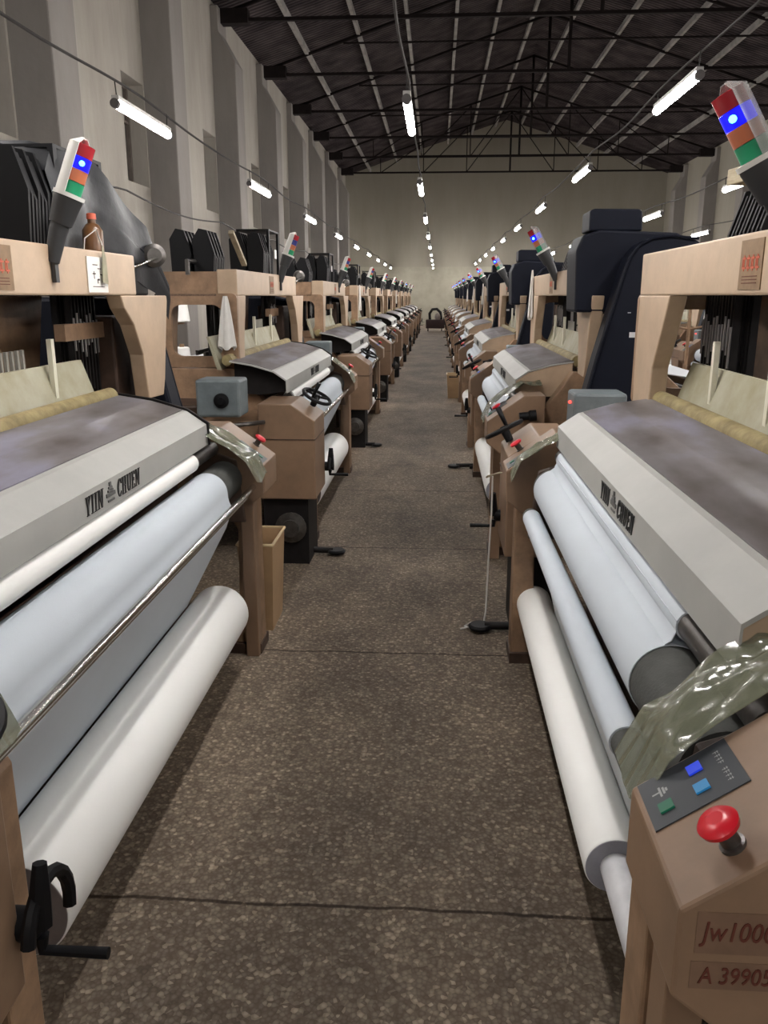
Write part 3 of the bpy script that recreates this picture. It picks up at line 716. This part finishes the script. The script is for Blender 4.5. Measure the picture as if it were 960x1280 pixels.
# the next row to the right, seen through the frames: turned the other way
for i in range(4):
    o = copy_tree(loomR); o.location = (3.1, 3.9 + 3.72 * (i + 1), 0); o.rotation_euler.z = -PI / 2; o['group'] = 'looms of the row behind the right row'
    o['label'] = '%s loom of the row seen through the frames of the right looms' % orders[i]
# ------------------------------------------------------------------ cloth rolls
def make_roll(s0, s1, r, core0, core1, rc):
    e = empty('cloth_roll', cat='cloth roll')
    MB().lathe([(0, rc), (0.0, r - .012), (.0, r - .003), (.004, r), (s1 - s0 - .004, r), (s1 - s0, r - .003), (s1 - s0, r - .012), (s1 - s0, rc)], (s0, 0, 0), (1, 0, 0), 56).build('fabric', CLOTHW, e)
    MB().tube([(core0, 0, 0), (core1, 0, 0)], rc, 24).build('core', CORE, e)
    return e
rollL = make_roll(.71, 2.40, .115, .66, 2.56, .042)
rollR = make_roll(.60, 2.27, .071, .56, 2.74, .036)
ends = [MB().lathe([(0, .111), (.0015, .110)], (.7095, 0, 0), (-1, 0, 0), 48).build('roll_end', mat('dark_roll_end', (.22, .19, .18), .9, noise=.3), rollL),  # end disc far darker than the rolled cloth
        MB().lathe([(0, .068), (.0015, .067)], (2.2705, 0, 0), (1, 0, 0), 48).build('roll_end', mat('grey_roll_end', (.34, .34, .38), .8, noise=.3), rollR)]
for i in range(NL):
    e = rollL if i == 0 else copy_tree(rollL)
    sc = 1 if i == 0 else [1, 1.08, .9, .8, 1.0, .9, .95, .85, .9, .9][i]
    e.location = (LX - .117, .70 + 3.8 * i, .26); e.rotation_euler.z = PI / 2; e.scale = (1, sc, sc)
    e['group'] = 'white cloth rolls under the left looms'; e['label'] = 'roll of white cloth on the %s loom of the left row' % orders[i]
    e = rollR if i == 0 else copy_tree(rollR)
    e.location = (RXF + .09, 3.90 + 3.72 * i, .26); e.rotation_euler.z = -PI / 2
    e['group'] = 'white cloth rolls under the right looms'; e['label'] = 'roll of white cloth on the %s loom of the right row' % orders[i]
    if i: e.scale = (1, 1.2, 1.2)

# ------------------------------------------------------------------ plastic sheets over the consoles
def sheet(name, root, s0, s1, label, seed=0, su=-.055, eu=.27, lift=0.0, over=.9):
    rnd = random.Random(seed); ph = [rnd.uniform(0, 6) for _ in range(6)]
    def f(a, b):
        s = s0 + (s1 - s0) * a + .012 * math.sin(7 * b + ph[0]); u = su + (eu - su) * b
        hang = 0
        if b < .14: hang = (.14 - b) * .45
        base = max(slope_z(min(u, .145)) + .018, .88 if u > .03 else 0)
        zz = base - hang + .009 * math.sin(7 * a + ph[1] + 4 * b) * math.sin(9 * b + ph[2]) + .005 * math.sin(23 * a + ph[3]) * math.sin(17 * b + ph[4]) + lift
        if u > .15: zz += .01
        return (s, u - (.006 if b < .14 else 0), zz + .012)
    o = MB().grid(f, 22, 24).build(name, PLAS, None, thick=.0015)
    o.location = root.location; o.rotation_euler = root.rotation_euler
    tag(o, label, 'plastic sheet', 'crumpled plastic sheets on the loom consoles'); return o
sheet('plastic_sheet', left[0], 2.36, 2.555, 'crumpled clear plastic over the far console of the nearest left loom', 1)
sheet('plastic_sheet', right[0], 2.72, 2.868, 'clear greenish plastic draped beside the big red stop button console', 4, su=-.04)
sheet('plastic_sheet', right[0], .71, .82, 'crumpled clear plastic at the far end of the nearest right loom', 5, su=-.03, eu=.2)
sheet('plastic_sheet', left[1], 2.36, 2.555, 'crumpled plastic over the far console of the second left loom', 9)
sheet('plastic_sheet', right[1], 2.62, 2.86, 'crumpled plastic on the near console of the second right loom', 3)
sheet('plastic_sheet', left[0], .33, .49, 'clear plastic at the near end of the left loom, at the photo edge', 8)

# big black plastic cover over the dobby of the nearest left loom
def drape(a, b):
    s = 2.28 + .70 * a
    pr = [(.575, 1.62), (.565, 1.70), (.57, 1.76), (.575, 1.85), (.585, 1.92), (.61, 2.02), (.70, 2.035), (.80, 2.03), (.88, 1.9), (.92, 1.6)]
    q = max(0, a - .45) / .55; pr = [(u_ - (.13 * q if k_ < 6 else 0), z_ - .26 * q * (1 if 2 < k_ < 8 else 0) - (.12 * q if k_ < 3 else 0)) for k_, (u_, z_) in enumerate(pr)]
    t_ = b * (len(pr) - 1); i = min(int(t_), len(pr) - 2); w = t_ - i
    u = pr[i][0] * (1 - w) + pr[i + 1][0] * w; z = pr[i][1] * (1 - w) + pr[i + 1][1] * w
    fold = .014 * math.sin(16 * a + 3 * b) * (1 if b < .3 else .5)
    edge = .10 * max(0, abs(a - .5) - .42) / .08
    return (s, u + fold, z + .012 * math.sin(9 * a) * math.sin(8 * b) - edge)
o = MB().grid(drape, 26, 36).build('black_plastic_cover', BPLAS, None, thick=.003)
o.location = left[0].location; o.rotation_euler = left[0].rotation_euler
tag(o, 'crumpled black plastic cover over the machinery on the nearest left loom', 'plastic cover')

# ------------------------------------------------------------------ fluorescent lamps
def make_lamp():
    e = empty('fluorescent_lamp', cat='lamp')
    MB().tube([(0, -.62, 0), (0, .62, 0)], .032, 16).build('tube', TUBE, e)
    MB().box(-.028, .028, -.64, .64, .028, .06).build('housing', HOUS, e, bevel=.004)
    for q in (-1, 1):
        MB().tube([(0, q * .62, 0), (0, q * .66, 0)], .035, 14).build('end_cap', mat('end_cap', (.12, .11, .11), .6), e)
        MB().tube([(0, q * .60, .05), (0, q * .62, .17)], .005, 6).build('hanger', CABLE, e)
    return e
lamp0 = make_lamp(); first = True
rows = [(-2.44, 2.90, 'left of the aisle'), (-.25, 2.90, 'above the aisle'), (1.93, 3.10, 'right of the aisle'), (3.95, 2.92, 'second right of the aisle'), (6.2, 2.92, 'far right'), (9.0, 2.92, 'by the right wall')]
for ri, (x, z, nm) in enumerate(rows):
    ks = range(-2, 9) if ri < 5 else range(-1, 9, 2)
    n_ = 0
    for k in ks:
        y = 7.3 + 4.6 * k + (.3 if ri == 2 else 0)
        if y > 45.2: continue
        e = lamp0 if first else copy_tree(lamp0); first = False
        e.location = (x, y, z)
        n_ += 1
        if k < 0: e['label'] = 'white fluorescent tube in the row %s, behind or above the camera, %d' % (nm, -k); e['label'] = 'fluorescent tube of the row %s, over the camera end' % nm
        else: e['label'] = '%s lit fluorescent tube from the camera in the row %s' % (orders[min(k, 9)], nm)
        e['group'] = 'fluorescent tubes in the row ' + nm
    pts = []
    for i in range(121):
        y = Y0 + (Y1 - Y0) * i / 120; ph = ((y - 7.3) / 4.6 + .5) % 1 - .5
        pts.append((x + .01 * math.sin(i), y, z + .17 - .10 * (1 - math.cos(2 * PI * ph)) * .25))
    tag(MB().tube(pts, .010, 6).build('lamp_cable', CABLE), 'dark cable carrying the lamps of the row ' + nm, 'cable')
# wire along the wall, sagging between the piers
pts = []
for i in range(140):
    y = 3 + 42 * i / 139; ph = ((y - 5.55) / 4.6) % 1
    pts.append((-3.7, y, 2.72 - .10 * math.sin(PI * ph)))
tag(MB().tube(pts, .012, 6).build('wall_wire', CABLE), 'thin dark wire sagging along in front of the left wall, below the lamps', 'wire')

# ------------------------------------------------------------------ rags
def make_rag(h, w):
    def f(a, b):
        an = 2 * PI * a; wd = w * (.22 + .78 * b ** .8); r = wd / 2 * (1 + .22 * math.sin(5 * an))
        return (r * math.cos(an), .45 * r * math.sin(an), -h * b + (.012 * math.sin(3 * an) if b > .9 else 0))
    o = MB().grid(f, 30, 12).build('white_rag', RAG, None, thick=.003); tag(o, 'x', 'cloth rag'); return o
def put(o, root, s, u, z, rz=0):
    o.matrix_world = Matrix.Translation(root.location) @ Matrix.Rotation(root.rotation_euler.z, 4, 'Z') @ Matrix.Translation((s, u, z)) @ Matrix.Rotation(rz, 4, 'Z'); return o
rg = make_rag(.30, .10); put(rg, left[1], .44, .50, 1.50, PI / 2); rg['label'] = 'white rag hanging from the end frame of the second left loom'
GR = 'white rags hanging on looms'
rg['group'] = GR
for root, s, u, z, sz, lb in ((right[1], .66, .425, 1.70, (1, 1, 1.25), 'long white rag over the beam of the second right loom'),
                          (right[3], .66, .425, 1.70, (1.2, 1, 1.1), 'long white rag on the fourth right loom'),
                          (right[4], .66, .425, 1.70, (1.6, 1, 1.1), 'white rag on the fifth right loom'),
                          (right[5], .66, .425, 1.70, (1.6, 1, 1.1), 'white rag on the sixth right loom'),
                          (left[3], .70, .425, 1.66, (1.8, 1, 1.2), 'white rag over the beam of the fourth left loom'),
                          (left[6], .70, .425, 1.66, (1.6, 1, 1.2), 'white rag over the beam of the seventh left loom')):
    c = rg.copy(); COL.objects.link(c); put(c, root, s, u, z); c.scale = sz; c['label'] = lb

# ------------------------------------------------------------------ notice, hanging tag and bottle on the nearest left loom
L0 = left[0]
n = MB().box(-.085, .085, -.002, .0, 0, .118).build('paper_notice', PAPER); put(n, L0, 2.22, .4385, 1.512)
tag(n, 'white paper notice with black marks stuck on the nearest left loom beam', 'notice')
m = MB()
for a_, b_, c_, d_ in ((-.05, .05, .018, .0205), (-.045, -.02, .06, .064), (-.035, -.031, .045, .07), (.0, .012, .04, .046), (-.008, -.002, .03, .045), (.02, .04, .058, .062), (.034, .038, .035, .062), (-.04, .0, .09, .093), (.0, .03, .078, .081)):
    m.box(a_, b_, -.003, -.0022, c_, d_)
m.build('marks', INK, n)
bt = empty('oil_bottle', label='grubby brown bottle standing on the nearest left loom beam', cat='bottle'); put(bt, L0, 2.36, .50, 1.652)
MB().lathe([(0, .032), (.004, .036), (.075, .036), (.095, .022), (.10, .014), (.115, .014)], (0, 0, 0), (0, 0, 1), 24).build('body', mat('brown_bottle', (.16, .075, .03), .3, noise=.4, nscale=20), bt)
MB().lathe([(.113, .017), (.132, .016), (.134, .01)], (0, 0, 0), (0, 0, 1), 16).build('cap', LRED, bt)
tg = empty('paper_tag', label='pale tag hanging on a loop of string over the nearest left loom beam', cat='tag'); put(tg, L0, 2.26, .43, 1.60)
MB().prism([(-.03, -.055), (.02, -.06), (.015, .03), (-.01, .075)], 'y', -.006, -.004).build('card', mat('old_card', (.36, .34, .24), .8, noise=.3, nscale=20), tg)
MB().tube([(-.01, -.005, .07), (-.04, .0, .12), (-.07, .03, .09), (-.06, .04, .052)], .002, 6).build('string', RAG, tg)
# cartoon-free plank and labels over the combs
for root, s, lb in ((right[0], 1.20, 'pale wooden plank lying over the black levers of the nearest right loom'), (left[1], 1.0, 'tan plank leaning over the levers of the second left loom')):
    p = MB().box(-.28, .28, -.035, .035, 0, .05).build('wooden_plank', WOOD, None, bevel=.004); tag(p, lb, 'plank', 'planks on top of the looms')
    put(p, root, s, .68, 1.85 if root is right[0] else 1.80, .12)
    if root is left[1]:
        p.matrix_world = Matrix.Translation(root.location) @ Matrix.Rotation(root.rotation_euler.z, 4, 'Z') @ Matrix.Translation((1.15, .58, 1.79)) @ Matrix.Rotation(.50, 4, 'Y')
        p.scale = (.7, .5, .5)
# writing on the near console of the nearest right loom
con = [c for c in right[0].children if c.name.startswith('console') and not c.name.startswith('console_post')][0]
w = MB().box(3.1002, 3.1008, -.030, .20, .783, .838).build('tape_label', mat('brown_tape', (.19, .115, .075), .5, noise=.2, nscale=20), con)
w2 = MB().box(3.1002, 3.1008, -.032, .20, .735, .772).build('tape_label', mat('brown_tape', (.19, .115, .075), .5), con)
text_obj('handwriting', 'Jw1000', .036, INKR, con, (3.1016, .016, .812), (0, 1, 0), (0, 0, 1), xs=.74, shear=.15)
text_obj('handwriting', 'A 39905', .032, INKR, con, (3.1016, .018, .753), (0, 1, 0), (0, 0, 1), xs=.74, shear=.1)

# ------------------------------------------------------------------ bins, pedals, cords
def make_bin(wx, wy, h):
    e = empty('plastic_bin', cat='bin'); x, y = wx / 2, wy / 2; q = .80
    m = MB()
    for a_, b_ in (((-x, -y), (x, -y)), ((x, -y), (x, y)), ((x, y), (-x, y)), ((-x, y), (-x, -y))):
        vs = [(a_[0] * q, a_[1] * q, 0), (b_[0] * q, b_[1] * q, 0), (b_[0], b_[1], h), (a_[0], a_[1], h)]
        m._face([m.bm.verts.new(v) for v in vs])
    m._face([m.bm.verts.new(v) for v in ((-x * q, -y * q, .002), (x * q, -y * q, .002), (x * q, y * q, .002), (-x * q, y * q, .002))])
    bmesh.ops.remove_doubles(m.bm, verts=m.bm.verts[:], dist=.003)
    m.build('body', mat('bin_tan', (.47, .31, .17), .5, noise=.15), e, thick=.004)
    MB().tube([(-x, -y, h), (x, -y, h), (x, y, h), (-x, y, h)], .008, 8, closed=True).build('rim', mat('bin_rim', (.58, .45, .26), .5), e)
    return e
b = make_bin(.16, .30, .42); b.location = (-.80, 3.66, 0); b['label'] = 'tan plastic bin on the floor against the nearest left loom'
b['group'] = 'tan bins'
c = copy_tree(b); c.location = (.27, 12.75, 0); c.scale = (1.4, 1, .85); c['label'] = 'brown bin standing on the floor far along the right row'; 

def make_pedal():
    e = empty('foot_pedal', cat='pedal')
    MB().tube([(0, 0, .025), (0, .22, .03), (0, .30, .06)], .018, 10).build('arm', DARK, e)
    MB().lathe([(0, .05), (.012, .055), (.02, .045)], (0, -.02, .012), (0, 0, 1), 24).build('pad', BLACK, e)
    m = MB(); m.box(-.035, .035, .12, .24, 0, .03); m.build('base', DARK, e, bevel=.005)
    return e
pd = make_pedal(); GP = 'black pedals at the loom feet'
for i, (x, y, rz, lb) in enumerate(((-.60, 4.72, PI / 2, 'black round foot pedal on the floor before the second left loom'), (.24, 3.60, -PI / 2, 'black pedal on the floor at the far foot of the nearest right loom'),
                                (.19, 7.35, -PI / 2, 'black pedal with hoses at the far foot of the second right loom'), (-.62, 8.4, PI / 2, 'black pedal on the floor before the third left loom'))):
    e = pd if i == 0 else copy_tree(pd); e.location = (x, y, 0); e.rotation_euler.z = rz; e['label'] = lb; e['group'] = GP
# loop of cord hanging from the crank of the nearest right loom
pts = [(.315, 3.70, .73), (.24, 3.68, .715), (.235, 3.72, .70), (.30, 3.74, .72)]
tag(MB().tube(pts, .004, 6).build('wire_hook', WOOD), 'pale wire hook sticking out of the nearest right loom post', 'hook')
pts = [(.262, 3.70, .71), (.263, 3.71, .55), (.255, 3.70, .30), (.25, 3.69, .06), (.24, 3.66, .010), (.19, 3.60, .006), (.15, 3.63, .008), (.18, 3.68, .006), (.22, 3.64, .010), (.17, 3.61, .013), (.13, 3.60, .006)]
tag(MB().tube(pts, .004, 6).build('cord', RAG), 'white cord hanging from the hook down to the floor', 'cord')

# ------------------------------------------------------------------ storage behind the left row
for i, (x, y, z, sx, sy, sz, lb) in enumerate(((-3.10, 6.1, 0, .5, .6, .48, 'bottom'), (-3.07, 6.08, .48, .48, .58, .48, 'middle'), (-3.11, 6.1, .96, .46, .56, .40, 'top'))):
    c = empty('carton', (x, y, z), .06 * i, '%s cardboard carton of the stack behind the nearest left loom' % lb, 'carton', 'cartons stacked behind the left loom')
    MB().box(-sx / 2, sx / 2, -sy / 2, sy / 2, 0, sz).build('box', CARD, c, bevel=.006)
    m = MB(); m.box(sx / 2, sx / 2 + .001, -.18, -.08, sz * .35, sz * .65); m.box(-.14, -.04, -sy / 2 - .001, -sy / 2, sz * .35, sz * .65); m.build('print', INK, c)
    MB().box(-sx / 2, sx / 2, -.03, .03, sz, sz + .001).build('tape', mat('tape', (.5, .42, .3), .4), c)
def make_stand():
    e = empty('yarn_stand', cat='yarn stand')
    m = MB(); m.lathe([(0, .20), (.02, .20), (.025, .02)], (0, 0, 0), (0, 0, 1), 20); m.tube([(0, 0, 0), (0, 0, 1.45)], .016, 10)
    for z in (.75, 1.2): m.tube([(0, 0, z), (.22, 0, z + .04)], .010, 8); m.tube([(0, 0, z), (-.22, 0, z + .04)], .010, 8)
    m.build('frame', TAN2, e)
    return e
def make_cone():
    e = empty('yarn_cone', cat='yarn cone')
    MB().lathe([(0, .085), (.01, .095), (.20, .072), (.21, .06)], (0, 0, 0), (0, 0, 1), 28).build('yarn', CLOTHW, e)
    MB().lathe([(-.02, .04), (.24, .022)], (0, 0, 0), (0, 0, 1), 16).build('cone', TAN2, e)
    return e
st0 = make_stand(); cn0 = make_cone(); k_ = 0
spots = [(-2.75, 4.52, 'left', 'second left'), (-2.75, 8.25, 'left', 'third left'), (2.35, 4.35, 'right', 'nearest right'), (2.35, 8.1, 'right', 'second right')]
for i, (x, y, sd, nm) in enumerate(spots):
    e = st0 if i == 0 else copy_tree(st0); e.location = (x, y, 0); e['label'] = 'tan yarn stand holding white cones behind the %s loom' % nm; e['group'] = 'yarn stands behind the looms'
    for (dx, z, pos) in ((.22, .80, 'lower right'), (-.22, .80, 'lower left'), (.22, 1.25, 'upper right'), (-.22, 1.25, 'upper left')):
        c = cn0 if k_ == 0 else copy_tree(cn0); k_ += 1
        c.location = (x + dx, y, z); c['label'] = '%s white yarn cone on the stand behind the %s loom' % (pos, nm); c['group'] = 'white yarn cones'

# trolley with dark heap at the far end of the aisle
tr = empty('trolley', (-.1, 37.5, 0), 0, 'dark trolley with a black hooped handle at the far end of the aisle', 'trolley')
MAR = mat('maroon_paint', (.045, .02, .018), .7, noise=.3)
MB().box(-.40, .42, -.25, .25, .12, .50).build('body', MAR, tr, bevel=.04)
m = MB()
for x in (-.3, .3):
    for y in (-.2, .2): m.tube([(x - .02, y, .07), (x + .02, y, .07)], .07, 16)
m.build('wheels', BLACK, tr)
MB().tube([(-.22, 0, .5), (-.24, 0, .75), (-.12, 0, .93), (.08, 0, .95), (.24, 0, .8), (.28, 0, .5)], .06, 10).build('handle', DARK, tr)
bg = MB().lathe([(0, .10), (.08, .14), (.2, .12), (.28, .04)], (0.02, 37.5, .50), (0, 0, 1), 16).build('cloth_bundle', mat('grey_bundle', (.28, .24, .22), .9, noise=.3))
tag(bg, 'small grey bundle on the dark trolley at the aisle end', 'bundle')

# ------------------------------------------------------------------ world, camera, colour
w = bpy.data.worlds.new('World'); SC.world = w; w.use_nodes = True
w.node_tree.nodes['Background'].inputs[0].default_value = (.02, .02, .025, 1); w.node_tree.nodes['Background'].inputs[1].default_value = .3
F = 1036.0; VPX, VPY = 547.0, 370.0
d = Vector((VPX - 480, 640 - VPY, -F)).normalized(); P_ = math.atan2(-d.y, d.z); up = Vector((0, math.cos(P_), math.sin(P_)))
if up.y < 0: up = -up
right_ = d.cross(up)
M = Matrix((right_, d, up)).to_4x4(); M.translation = Vector((0, 0, 1.5))
cam = bpy.data.cameras.new('camera'); co = bpy.data.objects.new('camera', cam); COL.objects.link(co); co.matrix_world = M
cam.sensor_fit = 'VERTICAL'; cam.sensor_height = 24; cam.lens = 24 * F / 1280; cam.clip_start = .02; cam.clip_end = 200
SC.camera = co
SC.view_settings.view_transform = 'Standard'; SC.view_settings.look = 'None'; SC.view_settings.gamma = 1; SC.view_settings.exposure = .1
try: SC.view_settings.use_curve_mapping = False
except Exception: pass
